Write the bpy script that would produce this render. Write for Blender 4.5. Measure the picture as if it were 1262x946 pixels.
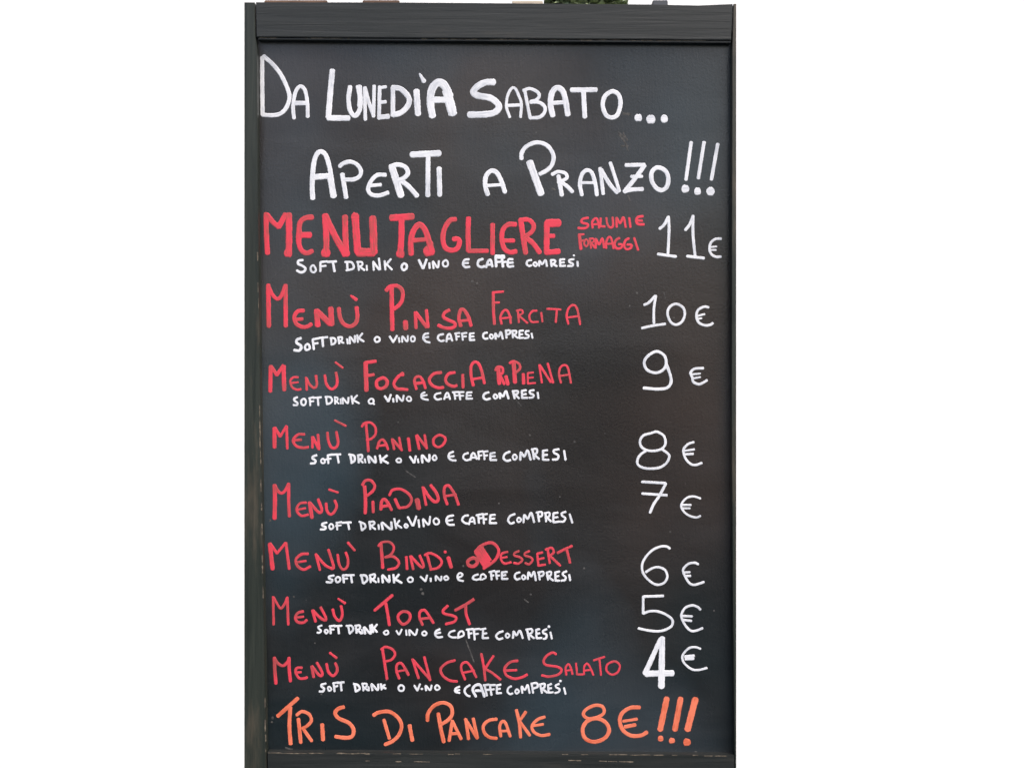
import bpy, bmesh, math, random
from mathutils import Vector

S = bpy.context.scene
for o in list(bpy.data.objects):
    bpy.data.objects.remove(o)
random.seed(7)

# ------------------------------------------------------------------ camera
D = 1.6            # metres from lens to the front of the board
H = 1.25           # lens height
cam = bpy.data.cameras.new('camera')
cam.sensor_width = 36.0
cam.lens = 36.0 * D / 1.262
cam.clip_start = 0.05
cam.clip_end = 500
co = bpy.data.objects.new('camera', cam)
co.location = (0, -D, H)
co.rotation_euler = (math.radians(90), 0, 0)
S.collection.objects.link(co)
S.camera = co

# ------------------------------------------------------------------ sky, sun, exposure
EL, AZ = 55.0, 140.0            # sun: upper right, behind the photographer
w = bpy.data.worlds.new('World')
S.world = w
w.use_nodes = True
nt = w.node_tree
sky = nt.nodes.new('ShaderNodeTexSky')
sky.sky_type = 'NISHITA'
sky.sun_disc = False
sky.sun_elevation = math.radians(EL)
sky.sun_rotation = math.radians(AZ)
sky.air_density = 1.0
sky.dust_density = 5.0
sky.ozone_density = 0.6
nt.links.new(sky.outputs[0], nt.nodes['Background'].inputs[0])
nt.nodes['Background'].inputs[1].default_value = 0.15

sl = bpy.data.lights.new('sun', 'SUN')
sl.energy = 0.8
sl.angle = math.radians(24)
sl.color = (1.0, 0.985, 0.96)
so = bpy.data.objects.new('sun', sl)
e, a = math.radians(EL), math.radians(AZ)
to_sun = Vector((math.sin(a) * math.cos(e), math.cos(a) * math.cos(e), math.sin(e)))
so.rotation_euler = to_sun.to_track_quat('Z', 'Y').to_euler()
so.location = (2, -3, 4)
S.collection.objects.link(so)

S.view_settings.view_transform = 'Standard'
S.view_settings.look = 'None'
S.view_settings.gamma = 1
S.view_settings.exposure = 0.86

# ------------------------------------------------------------------ materials
def new_mat(name):
    m = bpy.data.materials.new(name)
    m.use_nodes = True
    n = m.node_tree.nodes
    return m, n, m.node_tree.links, n['Principled BSDF']

def N(n, t, **kw):
    x = n.new(t)
    for k, v in kw.items():
        if k in x.inputs:
            x.inputs[k].default_value = v
        else:
            setattr(x, k, v)
    return x

def ramp(n, stops):
    r = n.new('ShaderNodeValToRGB')
    el = r.color_ramp.elements
    while len(el) < len(stops):
        el.new(0.5)
    for q, (p, c) in zip(el, stops):
        q.position = p
        q.color = (*c, 1) if len(c) == 3 else c
    return r

def coords(n, l, scale=(1, 1, 1), kind='Object', loc=(0, 0, 0)):
    t = n.new('ShaderNodeTexCoord')
    m = n.new('ShaderNodeMapping')
    m.inputs['Scale'].default_value = scale
    m.inputs['Location'].default_value = loc
    l.new(t.outputs[kind], m.inputs[0])
    return m.outputs[0]

OFFS = 6.37
WARP = 11.7
SHEEN = 3.7
def mat_panel():
    m, n, l, b = new_mat('blackboard_paint')
    c1 = coords(n, l, (1, 1, 1))
    big = N(n, 'ShaderNodeTexNoise', Scale=2.3, Detail=3.0, Roughness=0.5)  # warm and cool tones of mirrored surroundings, painted into the base colour
    l.new(coords(n, l, (1, 1, 1), 'Object', (0.0, OFFS, 0.0)), big.inputs['Vector'])
    r1 = ramp(n, [(0.34, (0.003, 0.0070, 0.0090)), (0.50, (0.0105, 0.0080, 0.0074)),
                  (0.66, (0.029, 0.0195, 0.0160))])
    l.new(big.outputs['Fac'], r1.inputs[0])
    # wiped chalk haze, long smears
    c2 = coords(n, l, (2.2, 1, 7.0))
    sm = N(n, 'ShaderNodeTexNoise', Scale=1.7, Detail=6.0, Roughness=0.62, Distortion=0.8)
    l.new(c2, sm.inputs['Vector'])
    r2 = ramp(n, [(0.42, (0, 0, 0)), (0.80, (0.05, 0.05, 0.05))])
    l.new(sm.outputs['Fac'], r2.inputs[0])
    mx = N(n, 'ShaderNodeMix', data_type='RGBA', blend_type='MIX')
    l.new(r2.outputs[0], mx.inputs[0])
    l.new(r1.outputs[0], mx.inputs[6])
    mx.inputs[7].default_value = (0.30, 0.30, 0.31, 1)
    # bluish sky sheen painted into the base colour as soft patches
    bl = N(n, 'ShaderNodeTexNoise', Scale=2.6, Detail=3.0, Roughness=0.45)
    l.new(coords(n, l, (1.25, 1, 1), 'Object', (0, SHEEN, 0)), bl.inputs['Vector'])
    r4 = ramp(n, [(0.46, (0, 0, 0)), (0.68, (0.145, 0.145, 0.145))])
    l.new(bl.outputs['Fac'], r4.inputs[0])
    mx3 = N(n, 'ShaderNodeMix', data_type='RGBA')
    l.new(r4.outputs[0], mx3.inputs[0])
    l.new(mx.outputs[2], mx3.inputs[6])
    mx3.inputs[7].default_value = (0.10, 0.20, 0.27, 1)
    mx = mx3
    # specks of chalk dust
    vo = N(n, 'ShaderNodeTexVoronoi', Scale=70.0)
    l.new(c1, vo.inputs['Vector'])
    r3 = ramp(n, [(0.0, (0.6, 0.6, 0.6)), (0.075, (0, 0, 0))])
    l.new(vo.outputs['Distance'], r3.inputs[0])
    sel = N(n, 'ShaderNodeMath', operation='GREATER_THAN')
    sel.inputs[1].default_value = 0.955
    sep = n.new('ShaderNodeSeparateColor')
    l.new(vo.outputs['Color'], sep.inputs[0])
    l.new(sep.outputs[0], sel.inputs[0])
    mu = N(n, 'ShaderNodeMath', operation='MULTIPLY')
    l.new(sel.outputs[0], mu.inputs[0])
    l.new(r3.outputs[0], mu.inputs[1])
    mx2 = N(n, 'ShaderNodeMix', data_type='RGBA')
    l.new(mu.outputs[0], mx2.inputs[0])
    l.new(mx.outputs[2], mx2.inputs[6])
    mx2.inputs[7].default_value = (0.25, 0.24, 0.23, 1)
    l.new(mx2.outputs[2], b.inputs['Base Color'])
    # gloss and brush texture
    c3 = coords(n, l, (1, 1, 1))
    rr = N(n, 'ShaderNodeTexNoise', Scale=9.0, Detail=4.0)
    l.new(c3, rr.inputs['Vector'])
    mr = N(n, 'ShaderNodeMapRange')
    mr.inputs[3].default_value = 0.22
    mr.inputs[4].default_value = 0.34
    b.inputs['Specular IOR Level'].default_value = 0.55
    l.new(rr.outputs['Fac'], mr.inputs[0])
    l.new(mr.outputs[0], b.inputs['Roughness'])
    f1 = N(n, 'ShaderNodeTexNoise', Scale=330.0, Detail=3.0, Roughness=0.6)
    l.new(coords(n, l, (1, 1, 1.0)), f1.inputs['Vector'])
    f2 = N(n, 'ShaderNodeTexNoise', Scale=60.0, Detail=4.0, Roughness=0.6)
    l.new(coords(n, l, (5.0, 1, 0.8)), f2.inputs['Vector'])
    ad = N(n, 'ShaderNodeMath', operation='ADD')
    l.new(f1.outputs['Fac'], ad.inputs[0])
    l.new(f2.outputs['Fac'], ad.inputs[1])
    bp = N(n, 'ShaderNodeBump', Strength=0.20, Distance=0.0011)
    l.new(ad.outputs[0], bp.inputs['Height'])
    # the sheet is slightly warped, so what it mirrors wavers
    wv = N(n, 'ShaderNodeTexNoise', Scale=3.0, Detail=0.0, Roughness=0.4)
    l.new(coords(n, l, (1.6, 1, 0.8), 'Object', (WARP, 0, 0)), wv.inputs['Vector'])
    bw = N(n, 'ShaderNodeBump', Strength=1.0, Distance=0.020)
    l.new(wv.outputs['Fac'], bw.inputs['Height'])
    l.new(bw.outputs[0], bp.inputs['Normal'])
    l.new(bp.outputs[0], b.inputs['Normal'])
    return m

def mat_wood(name, vertical, ca, cb, wear=0.0):
    m, n, l, b = new_mat(name)
    sc = (60, 60, 2.2) if vertical else (2.2, 60, 60)
    g = N(n, 'ShaderNodeTexNoise', Scale=2.2, Detail=6.0, Roughness=0.65, Distortion=0.9)
    l.new(coords(n, l, sc), g.inputs['Vector'])
    r = ramp(n, [(0.28, ca), (0.72, cb)])
    l.new(g.outputs['Fac'], r.inputs[0])
    out = r.outputs[0]
    # places where the black paint is rubbed thin
    wsc = (9, 9, 1.6) if vertical else (1.6, 9, 9)
    p = N(n, 'ShaderNodeTexNoise', Scale=2.0, Detail=7.0, Roughness=0.7)
    l.new(coords(n, l, wsc), p.inputs['Vector'])
    r2 = ramp(n, [(0.53, (0, 0, 0)), (0.74, (wear, wear, wear))])
    l.new(p.outputs['Fac'], r2.inputs[0])
    mul = N(n, 'ShaderNodeMath', operation='MULTIPLY')
    l.new(r2.outputs[0], mul.inputs[0])
    l.new(g.outputs['Fac'], mul.inputs[1])
    mx = N(n, 'ShaderNodeMix', data_type='RGBA')
    l.new(mul.outputs[0], mx.inputs[0])
    l.new(out, mx.inputs[6])
    mx.inputs[7].default_value = (0.17, 0.125, 0.085, 1)
    l.new(mx.outputs[2], b.inputs['Base Color'])
    b.inputs['Roughness'].default_value = 0.42
    b.inputs['Specular IOR Level'].default_value = 0.40
    bp = N(n, 'ShaderNodeBump', Strength=0.35, Distance=0.0015)
    l.new(g.outputs['Fac'], bp.inputs['Height'])
    l.new(bp.outputs[0], b.inputs['Normal'])
    return m

def mat_marker(name, col, thin, amount, rough=0.55):
    """Liquid chalk: opaque, with streaks along the stroke where it dried thin."""
    m, n, l, b = new_mat(name)
    g = N(n, 'ShaderNodeTexNoise', Scale=1.0, Detail=3.0, Roughness=0.55)
    l.new(coords(n, l, (5.0, 0.07, 1.0), 'UV'), g.inputs['Vector'])
    p = N(n, 'ShaderNodeTexNoise', Scale=45.0, Detail=3.0)
    l.new(coords(n, l, (1, 1, 1)), p.inputs['Vector'])
    ad = N(n, 'ShaderNodeMath', operation='MULTIPLY')
    l.new(g.outputs['Fac'], ad.inputs[0])
    l.new(p.outputs['Fac'], ad.inputs[1])
    r = ramp(n, [(0.22, (0, 0, 0)), (0.36, (amount, amount, amount))])
    l.new(ad.outputs[0], r.inputs[0])
    mx = N(n, 'ShaderNodeMix', data_type='RGBA')
    l.new(r.outputs[0], mx.inputs[0])
    mx.inputs[6].default_value = (*col, 1)
    mx.inputs[7].default_value = (*thin, 1)
    l.new(mx.outputs[2], b.inputs['Base Color'])
    b.inputs['Roughness'].default_value = rough
    b.inputs['Specular IOR Level'].default_value = 0.25
    return m

def mat_plain(name, ca, cb, scale, rough=0.8, bump=0.0):
    m, n, l, b = new_mat(name)
    g = N(n, 'ShaderNodeTexNoise', Scale=scale, Detail=5.0)
    l.new(coords(n, l), g.inputs['Vector'])
    r = ramp(n, [(0.35, ca), (0.65, cb)])
    l.new(g.outputs['Fac'], r.inputs[0])
    l.new(r.outputs[0], b.inputs['Base Color'])
    b.inputs['Roughness'].default_value = rough
    if bump:
        bp = N(n, 'ShaderNodeBump', Strength=bump, Distance=0.002)
        l.new(g.outputs['Fac'], bp.inputs['Height'])
        l.new(bp.outputs[0], b.inputs['Normal'])
    return m

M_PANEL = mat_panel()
M_STILE = mat_wood('black_stained_wood_upright', True, (0.008, 0.012, 0.009), (0.031, 0.036, 0.028), 0.95)
M_RAIL = mat_wood('black_stained_wood_level', False, (0.007, 0.009, 0.0085), (0.025, 0.027, 0.026), 0.35)
M_WORN = mat_plain('bare_worn_wood', (0.05, 0.04, 0.03), (0.20, 0.16, 0.115), 160, 0.8, 0.3)
M_WHITE = mat_marker('white_chalk_marker', (0.74, 0.745, 0.775), (0.46, 0.48, 0.53), 0.70)
M_RED = mat_marker('red_chalk_marker', (0.70, 0.052, 0.084), (0.42, 0.070, 0.072), 1.0)
M_REDT = mat_marker('thin_red_chalk_marker', (0.66, 0.050, 0.078), (0.36, 0.060, 0.064), 1.0)
M_ORANGE = mat_marker('orange_chalk_marker', (0.76, 0.19, 0.105), (0.60, 0.12, 0.058), 1.0)
M_FAINT = mat_plain('chalk_dust', (0.03, 0.03, 0.03), (0.095, 0.09, 0.085), 300, 0.9)
M_WALL = mat_plain('white_wall_paint', (0.88, 0.88, 0.87), (0.90, 0.90, 0.89), 3, 0.9)
M_GROUND = mat_plain('dark_paving', (0.022, 0.042, 0.052), (0.034, 0.058, 0.070), 5, 0.9, 0.2)
M_LEAF = mat_plain('leaf_green', (0.20, 0.25, 0.13), (0.28, 0.33, 0.19), 20, 0.6)
M_BARK = mat_plain('bark', (0.10, 0.07, 0.05), (0.16, 0.12, 0.08), 30, 0.9, 0.3)
M_POST = mat_plain('dark_grey_metal', (0.04, 0.045, 0.055), (0.055, 0.06, 0.07), 12, 0.5)
M_BROWN = mat_plain('brown_timber', (0.10, 0.055, 0.035), (0.17, 0.10, 0.065), 25, 0.7, 0.2)
M_BEIGE = mat_plain('beige_timber', (0.45, 0.38, 0.30), (0.52, 0.45, 0.36), 20, 0.8, 0.2)

# ------------------------------------------------------------------ helpers
BASE = Vector((-0.027, 0.02, 0.0))          # foot of the board
RECESS = 0.014                               # panel lies this far behind the frame front

def P(px, py, depth=0.0):
    """Photo pixel -> point on the upright plane 'depth' behind the frame front."""
    k = (D + depth) / D
    return Vector(((px - 631) * 0.001 * k, depth, H - (py - 473) * 0.001 * k))

def link(name, bm, mat, parent=None, off=None):
    me = bpy.data.meshes.new(name)
    bm.to_mesh(me)
    bm.free()
    me.materials.append(mat)
    o = bpy.data.objects.new(name, me)
    S.collection.objects.link(o)
    if parent is not None:
        o.parent = parent
    if off is not None:
        me.transform(__import__('mathutils').Matrix.Translation(-off))
    return o

def prism(pts, front, back, bevel=0.0008):
    """Outline in photo pixels on the front plane, real thickness front..back."""
    bm = bmesh.new()
    k = [(P(x, y).x, P(x, y).z) for x, y in pts]
    f = [bm.verts.new((x, front, z)) for x, z in k]
    r = [bm.verts.new((x, back, z)) for x, z in k]
    bm.faces.new(f)
    bm.faces.new(list(reversed(r)))
    for i in range(len(k)):
        j = (i + 1) % len(k)
        bm.faces.new((f[j], f[i], r[i], r[j]))
    bmesh.ops.recalc_face_normals(bm, faces=bm.faces)
    if bevel:
        bmesh.ops.bevel(bm, geom=[e for e in bm.edges if all(abs(v.co.y - front) < 1e-6 for v in e.verts)],
                        offset=bevel, segments=2, affect='EDGES')
    return bm

def box(c, s, bevel=0.0):
    bm = bmesh.new()
    bmesh.ops.create_cube(bm, size=1)
    for v in bm.verts:
        v.co = Vector((c[0] + v.co.x * s[0], c[1] + v.co.y * s[1], c[2] + v.co.z * s[2]))
    if bevel:
        bmesh.ops.bevel(bm, geom=bm.edges[:], offset=bevel, segments=2, affect='EDGES')
    return bm

# ---- strokes -------------------------------------------------------
def catmull(pts, closed, step=1.0):
    n = len(pts)
    out = []
    seg = n if closed else n - 1
    for i in range(seg):
        if closed:
            p0, p1, p2, p3 = pts[(i - 1) % n], pts[i], pts[(i + 1) % n], pts[(i + 2) % n]
        else:
            p1, p2 = pts[i], pts[i + 1]
            p0 = pts[i - 1] if i else (2 * p1[0] - p2[0], 2 * p1[1] - p2[1])
            p3 = pts[i + 2] if i + 2 < n else (2 * p2[0] - p1[0], 2 * p2[1] - p1[1])
        L = math.hypot(p2[0] - p1[0], p2[1] - p1[1])
        k = max(2, int(L / step))
        for j in range(k):
            t = j / k
            out.append(tuple(0.5 * (2 * p1[q] + (p2[q] - p0[q]) * t
                       + (2 * p0[q] - 5 * p1[q] + 4 * p2[q] - p3[q]) * t * t
                       + (3 * p1[q] - p0[q] - 3 * p2[q] + p3[q]) * t ** 3) for q in (0, 1)))
    out.append(pts[0] if closed else pts[-1])
    return out

def dense(pts, step=1.0):
    out = []
    for a_, b_ in zip(pts, pts[1:]):
        k = max(1, int(math.hypot(b_[0] - a_[0], b_[1] - a_[1]) / step))
        out += [(a_[0] + (b_[0] - a_[0]) * j / k, a_[1] + (b_[1] - a_[1]) * j / k) for j in range(k)]
    out.append(pts[-1])
    return out

class Ink:
    """Collects pen strokes (photo pixels) into one mesh lying on the board."""
    def __init__(self, depth=RECESS, thick=0.00022, fat=1.0):
        self.fat = fat
        self.bm = bmesh.new()
        self.uv = self.bm.loops.layers.uv.new('UVMap')
        self.k = 0
        self.depth = depth
        self.h = thick

    def stroke(self, pts, wid, closed=False, rough=0.05, taper=None):
        if closed:
            # a hand closes its loops with a small overlap
            pts = pts + pts[:2]
        # arc length
        s = [0]
        for a_, b_ in zip(pts, pts[1:]):
            s.append(s[-1] + math.hypot(b_[0] - a_[0], b_[1] - a_[1]))
        L = max(s[-1], 1e-6)
        hw = wid / 2
        n = len(pts)
        ph = [random.uniform(0, 6.28) for _ in range(4)]
        rows = []
        def tang(i):
            a_, b_ = pts[max(0, i - 1)], pts[min(n - 1, i + 1)]
            d = math.hypot(b_[0] - a_[0], b_[1] - a_[1]) or 1
            return (b_[0] - a_[0]) / d, (b_[1] - a_[1]) / d
        def width(v):
            q = 1 + rough * (0.6 * math.sin(v * 0.35 + ph[0]) + 0.5 * math.sin(v * 0.83 + ph[1]))
            q2 = rough * 0.5 * math.sin(v * 1.7 + ph[2])
            return q + q2
        # blunt rounded ends
        cap = hw * random.uniform(0.55, 0.8)
        t0, t1 = tang(0), tang(n - 1)
        for c in (0.0, 0.35, 0.75):
            f = math.sqrt(max(0.0, 1 - (1 - c) ** 2)) if c else 0.30
            rows.append((pts[0][0] - t0[0] * cap * (1 - c), pts[0][1] - t0[1] * cap * (1 - c), t0, f, -cap * (1 - c)))
        for i in range(n):
            rows.append((pts[i][0], pts[i][1], tang(i), 1.0, s[i]))
        for c in (0.75, 0.35, 0.0):
            f = math.sqrt(max(0.0, 1 - (1 - c) ** 2)) if c else 0.30
            rows.append((pts[-1][0] + t1[0] * cap * (1 - c), pts[-1][1] + t1[1] * cap * (1 - c), t1, f, L + cap * (1 - c)))
        base = self.k * 0.000005
        u0 = random.uniform(0, 50)
        prev = None
        for i, (x, y, t, f, v) in enumerate(rows):
            w_ = hw * f * width(v)
            if taper:
                w_ *= taper[0] + (taper[1] - taper[0]) * min(1, max(0, v / L))
            nx, ny = -t[1], t[0]
            lift = base + i * 0.0000004
            vs = []
            for q, hh in ((-1, -0.00002), (-0.78, 1), (0.78, 1), (1, -0.00002)):
                p = P(x + nx * w_ * q, y + ny * w_ * q, self.depth)
                p.y -= (self.h + lift) if hh == 1 else lift * 0.5
                vs.append(self.bm.verts.new(p))
            if prev:
                for j, (ua, ub) in enumerate(((0, .11), (.11, .89), (.89, 1))):
                    fc = self.bm.faces.new((prev[0][j], prev[0][j + 1], vs[j + 1], vs[j]))
                    fc.smooth = False
                    for lp, (u_, v_) in zip(fc.loops, ((ua, prev[1]), (ub, prev[1]), (ub, v), (ua, v))):
                        lp[self.uv].uv = (u_ + u0, v_ + u0 * 7)
            prev = (vs, v)
        self.k += 1

    def dot(self, x, y, d):
        r = d * 0.5
        self.stroke([(x - r * 0.35, y), (x, y + r * 0.05), (x + r * 0.35, y)], d, rough=0.10)

    def draw(self, st):
        mode, pts, wd, tp = st
        if mode == 'd':
            self.dot(*pts[0], wd)
        elif mode == 'p':
            for a_, b_ in zip(pts, pts[1:]):
                self.stroke(dense([a_, b_]), wd)
        elif len(pts) == 2:
            self.stroke(dense(pts), wd, taper=tp)
        else:
            self.stroke(catmull(pts, mode == 'c'), wd, closed=(mode == 'c'), taper=tp)

def parse(spec, x0, y0, s, fat=1.0):
    """spec: strokes separated by ';'.  [p|c|d]width: x,y x,y ...   p = straight runs, c = closed, d = dot"""
    out = []
    for st in spec.replace('\n', ' ').split(';'):
        st = st.strip()
        if not st:
            continue
        head, body = st.split(':')
        head = head.strip()
        mode = ''
        if head[0] in 'pcd':
            mode, head = head[0], head[1:]
        tp = None
        if '>' in head:
            w1, w2 = (float(q) for q in head.split('>'))
            head = max(w1, w2)
            tp = (w1 / head, w2 / head)
        pts = [tuple(float(q) for q in p_.split(',')) for p_ in body.split()]
        out.append((mode, [(x0 + x / s, y0 + y / s) for x, y in pts], float(head) / s * fat, tp))
    return out

# ------------------------------------------------------------------ setting
bm = bmesh.new()
bmesh.ops.create_grid(bm, x_segments=1, y_segments=1, size=60)
g = link('ground', bm, M_GROUND)
g['kind'] = 'structure'

wall = link('wall', box((0, 2.5, 1.7), (9.0, 0.2, 3.4), 0.004), M_WALL)
wall['label'] = 'plain white wall filling the background behind the framed chalkboard'
wall['category'] = 'wall'

# ------------------------------------------------------------------ the board
board = bpy.data.objects.new('menu_board', None)
board.empty_display_size = 0.1
board.location = BASE
S.collection.objects.link(board)
board['label'] = 'black framed chalkboard with a hand lettered lunch menu and prices in white, red and orange'
board['category'] = 'menu board'

def part(name, bm, mat, label=None):
    o = link(name, bm, mat, board, BASE)
    if label:
        o['label'] = label
    return o

def sub(name, bm, mat, parent):
    return link(name, bm, mat, parent, BASE)

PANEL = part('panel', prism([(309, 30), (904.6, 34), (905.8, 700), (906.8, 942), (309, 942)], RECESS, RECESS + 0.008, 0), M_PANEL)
# left stile, right stile, both a little uneven as in the photograph
ls = part('stile', prism([(301, 3), (313.6, 3), (314.6, 46), (316.6, 60), (317.6, 200), (321, 500), (326, 800), (328, 926), (329, 978), (301, 978)],
                    0.0, 0.022), M_STILE, 'wide left stile with rubbed patches')
rs = part('stile', prism([(904.2, 5), (907.4, 5), (907.4, 978), (906.2, 978), (905.6, 930), (903.6, 760), (901.9, 520), (902.2, 300), (902.8, 60)],
                    0.0, 0.022, 0.0004), M_STILE, 'narrow right stile')
tr = part('rail', prism([(315.2, 2.6), (480, 2.8), (640, 4.0), (800, 5.4), (861, 6.6), (903.0, 4.8), (901.2, 49.0), (600, 47.0), (316, 45.2)],
                    0.0008, 0.022), M_RAIL, 'top rail')
br = part('rail', prism([(329.4, 926.8), (600, 928.2), (905.0, 930.2), (905.9, 977), (330.2, 977)], 0.0004, 0.022), M_RAIL, 'bottom rail')
part('bead', prism([(317.6, 45.9), (600, 47.7), (901.0, 49.7), (901, 52.0), (600, 49.9), (317.6, 48.0)], 0.0035, RECESS - 0.0002, 0.0003), M_RAIL)
for x in (0.29, -0.29):
    part('leg', box((BASE.x + x * 0.93, 0.045, 0.52), (0.034, 0.026, 1.04), 0.002), M_STILE)

# ------------------------------------------------------------------ the writing
def lettering(name, label, mat, *specs, gap=11.0, reads=''):
    """One line of writing; every word of it is a mesh of its own."""
    small = 'note' in name
    strokes = []
    for (x0, y0, s, t) in specs:
        strokes += parse(t, x0, y0, s, 1.10 if small else 1.22 if 'remark' in name else 1.08)
    ext = [(min(p[0] for p in st[1]) - st[2] / 2, max(p[0] for p in st[1]) + st[2] / 2) for st in strokes]
    order = sorted(range(len(strokes)), key=lambda q: ext[q][0])
    words_, right = [], None
    for q in order:
        if right is None or ext[q][0] - right > gap:
            words_.append([])
        words_[-1].append(q)
        right = ext[q][1] if right is None else max(right, ext[q][1])
    reads = reads.split()
    for n_, wd in enumerate(words_):
        ink = Ink()
        for q in sorted(wd):
            ink.draw(strokes[q])
        o = part(name, ink.bm, mat)
        if len(words_) == 1:
            o['label'] = label
        elif len(reads) == len(words_):
            o['label'] = '%s hand lettered %s' % (label.split(' read')[0].split(' cap')[0].replace('thin ', '').replace('thick ', ''), reads[n_].replace('_', ' '))
    if len(words_) > 1 and len(reads) != len(words_):
        print('WORDS', name, label, len(words_))

Z3 = 1262 / 300
Z2 = 1262 / 200
ZF = 1262 / 240
ZG = 1262 / 210
ZH = 1262 / 220
ZJ = 946 / 140
ZO = 946 / 130
ZT = 1262 / 280

lettering('heading_lettering', 'white capitals reading DA LUNEDI A SABATO with three dots', M_WHITE,
 (300, 50, Z3, '''p20:97,88 97,200 99,385; 20:99,386 150,388 190,380 220,352 237,308 235,270 215,218 188,168 150,122 105,82;
 18:262,402 257,345 264,290 276,255 294,238 314,250 326,285 332,340 333,395; 22:262,325 330,325;
 27:461,155 452,250 440,398; 27:440,402 545,403;
 22:553,240 545,300 552,360 575,391 597,372 607,330 602,238; 16:590,238 600,290 598,340;
 17:628,245 632,410; 18:630,245 650,320 675,392; 17:678,235 674,395;
 18:706,240 703,405; 15:705,246 740,241; 17:708,322 738,318; 24:705,398 752,394;
 22:775,245 775,390; 26:772,245 812,250 848,282 860,312 848,345 815,375 775,386;
 30:897,262 905,382; 12>22:916,178 936,212;
 34>40:980,392 970,330 973,270 990,232 1018,218 1045,238 1068,290; 44:1055,262 1085,380; 30:980,308 1060,308'''),
 (560, 50, Z3, '''31:203,216 160,218 118,240 98,268 122,286 185,298 222,325 230,350 206,374 160,383 78,385;
 14:287,398 270,345 275,290 295,250 315,250 335,290 347,330 343,398; 16:270,338 345,335;
 16:365,262 378,330 392,400; 16:358,260 390,250 428,266 440,288 425,308 395,318; 17:395,320 440,322 468,345 466,375 440,398 392,402;
 27:510,390 498,330 506,272 530,246 558,258 574,300 588,385; 20:505,325 580,320;
 23:606,257 735,256; 23:669,262 676,396;
 c21:810,267 780,290 769,335 785,385 815,400 845,385 861,330 853,285 830,266;
 d36:953,400; d40:1018,408; d36:1088,405'''), gap=9, reads='DA LUNEDIA SABATO dots')
lettering('heading_lettering', 'white capitals reading APERTI A PRANZO with three exclamation marks', M_WHITE,
 (360, 160, Z3, '''24>22:107,357 104,290 110,190 125,132 148,114 174,132 195,200 208,290; 30:197,240 215,345; 28:116,245 205,238;
 22:260,230 280,352; 20:247,190 265,175 300,166 335,180 356,210 350,240 320,257 270,259;
 20:485,234 440,236 408,268 394,308 410,335 450,341 498,326; 17:405,290 460,285;
 34:518,195 565,342; 22:510,190 550,181 588,195 600,225 580,250 550,262; 23:558,262 600,290 648,343;
 30:622,129 762,122; 23:705,130 703,343; 24:762,200 765,338;
 22:1014,335 1001,290 1005,242 1030,214 1060,222 1084,265 1103,322; 16:1010,290 1085,285'''),
 (620, 160, Z3, '''34:138,168 197,332; 20:95,152 97,120 122,86 175,66 228,82 260,130 255,178 230,208 190,230;
 21:287,240 304,338; 17:254,232 285,218 322,226 330,250 300,268 285,272; 19:295,268 330,292 360,322;
 19:408,338 398,280 410,230 435,210 460,224 478,280 486,338; 14:400,275 480,275;
 18:503,200 519,332; 20:508,208 555,285 592,326; 17:556,172 585,260 602,318;
 19:636,184 733,182; 21:733,186 690,245 630,320; 20:630,321 665,311 723,308; 16:665,243 720,242;
 c21:800,196 771,220 771,265 795,303 825,313 850,293 856,250 840,212;
 17:975,66 948,258; 17:1042,64 1012,252; 17:1113,74 1080,258; d36:945,305; d34:1008,318; d38:1075,318'''), gap=12, reads='APERTI A PRANZO exclamation_marks')

lettering('dish_name_lettering', 'thick red capitals reading MENU TAGLIERE', M_RED,
 (310, 250, Z2, '''36:113,85 116,250 124,392; 36:120,92 165,148 212,188; 38:212,188 264,88; 46:290,92 292,250 290,390; d62:284,388;
 38>34:472,112 420,118 382,147 370,200 366,300 388,368 430,391 470,375; 44:378,250 455,250; 36:372,170 368,320;
 44:571,98 580,250 582,392; d64:578,388; 46:574,100 640,240 722,390; 42:727,108 730,250 737,395; d54:733,392;
 52:806,108 812,200 826,380; d60:806,108; 62:830,385 945,384; 54:942,118 948,250 950,385'''),
 (480, 250, ZF, '''40:10,98 150,88; 36:78,100 77,220 70,330; d50:70,328;
 34:140,332 138,250 155,182 190,142 225,167 250,230 268,310; 26:150,245 255,235; d62:256,312; 40:262,260 268,310;
 30:428,106 390,116 356,170 346,230 360,288 400,308 440,294 454,250 440,234 415,236;
 30:512,98 509,200 512,312; 26:512,312 635,312; 28:668,140 668,328;
 29:818,140 770,141 735,175 728,240 745,298 780,320 820,315; 26:740,245 805,245;
 32:850,112 882,325; 27:845,112 900,110 933,142 924,185 870,224; 30:882,226 930,262 973,322;
 34:1020,125 1018,322; 48:1022,132 1098,130; 26:1020,215 1066,215; 33:1015,322 1097,315'''), gap=11, reads='MENU TAGLIERE')
lettering('dish_remark_lettering', 'small red two line lettering reading SALUMI E FORMAGGI', M_RED,
 (700, 250, ZG, '''15:150,112 112,119 97,138 112,150 146,159 143,180 115,190 75,187;
 14:182,185 178,150 190,125 210,115 222,140 230,185; 13:180,162 225,158; p14:242,115 238,175 272,176;
 14:284,112 292,160 313,184 333,170 330,108; 14:360,180 360,112 385,152 410,108 427,180; 14:453,112 462,180;
 16:555,100 520,106 505,130 517,158 562,160; 14:510,133 550,133;
 20:84,240 95,342; 14:80,237 116,234; 14:90,285 115,280; c12:130,272 118,300 135,324 150,300 142,276;
 12:160,268 170,335; 12:160,266 188,267 190,288 168,300; 13:172,300 200,335;
 14:205,335 206,268 230,310 254,264 267,332; 14:282,335 280,300 298,258 318,262 337,337; 13:282,306 328,303;
 15:380,262 355,276 345,310 360,338 393,334 399,310 375,308; 15:450,264 425,280 415,315 430,343 463,337 469,313 440,310;
 15:490,262 518,348'''), gap=40)
NOTE = 'white capitals under %s'
def words(first, last):
    return dict(gap=4.2, reads=first + ' O VINO E CAFFE ' + last)
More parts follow.
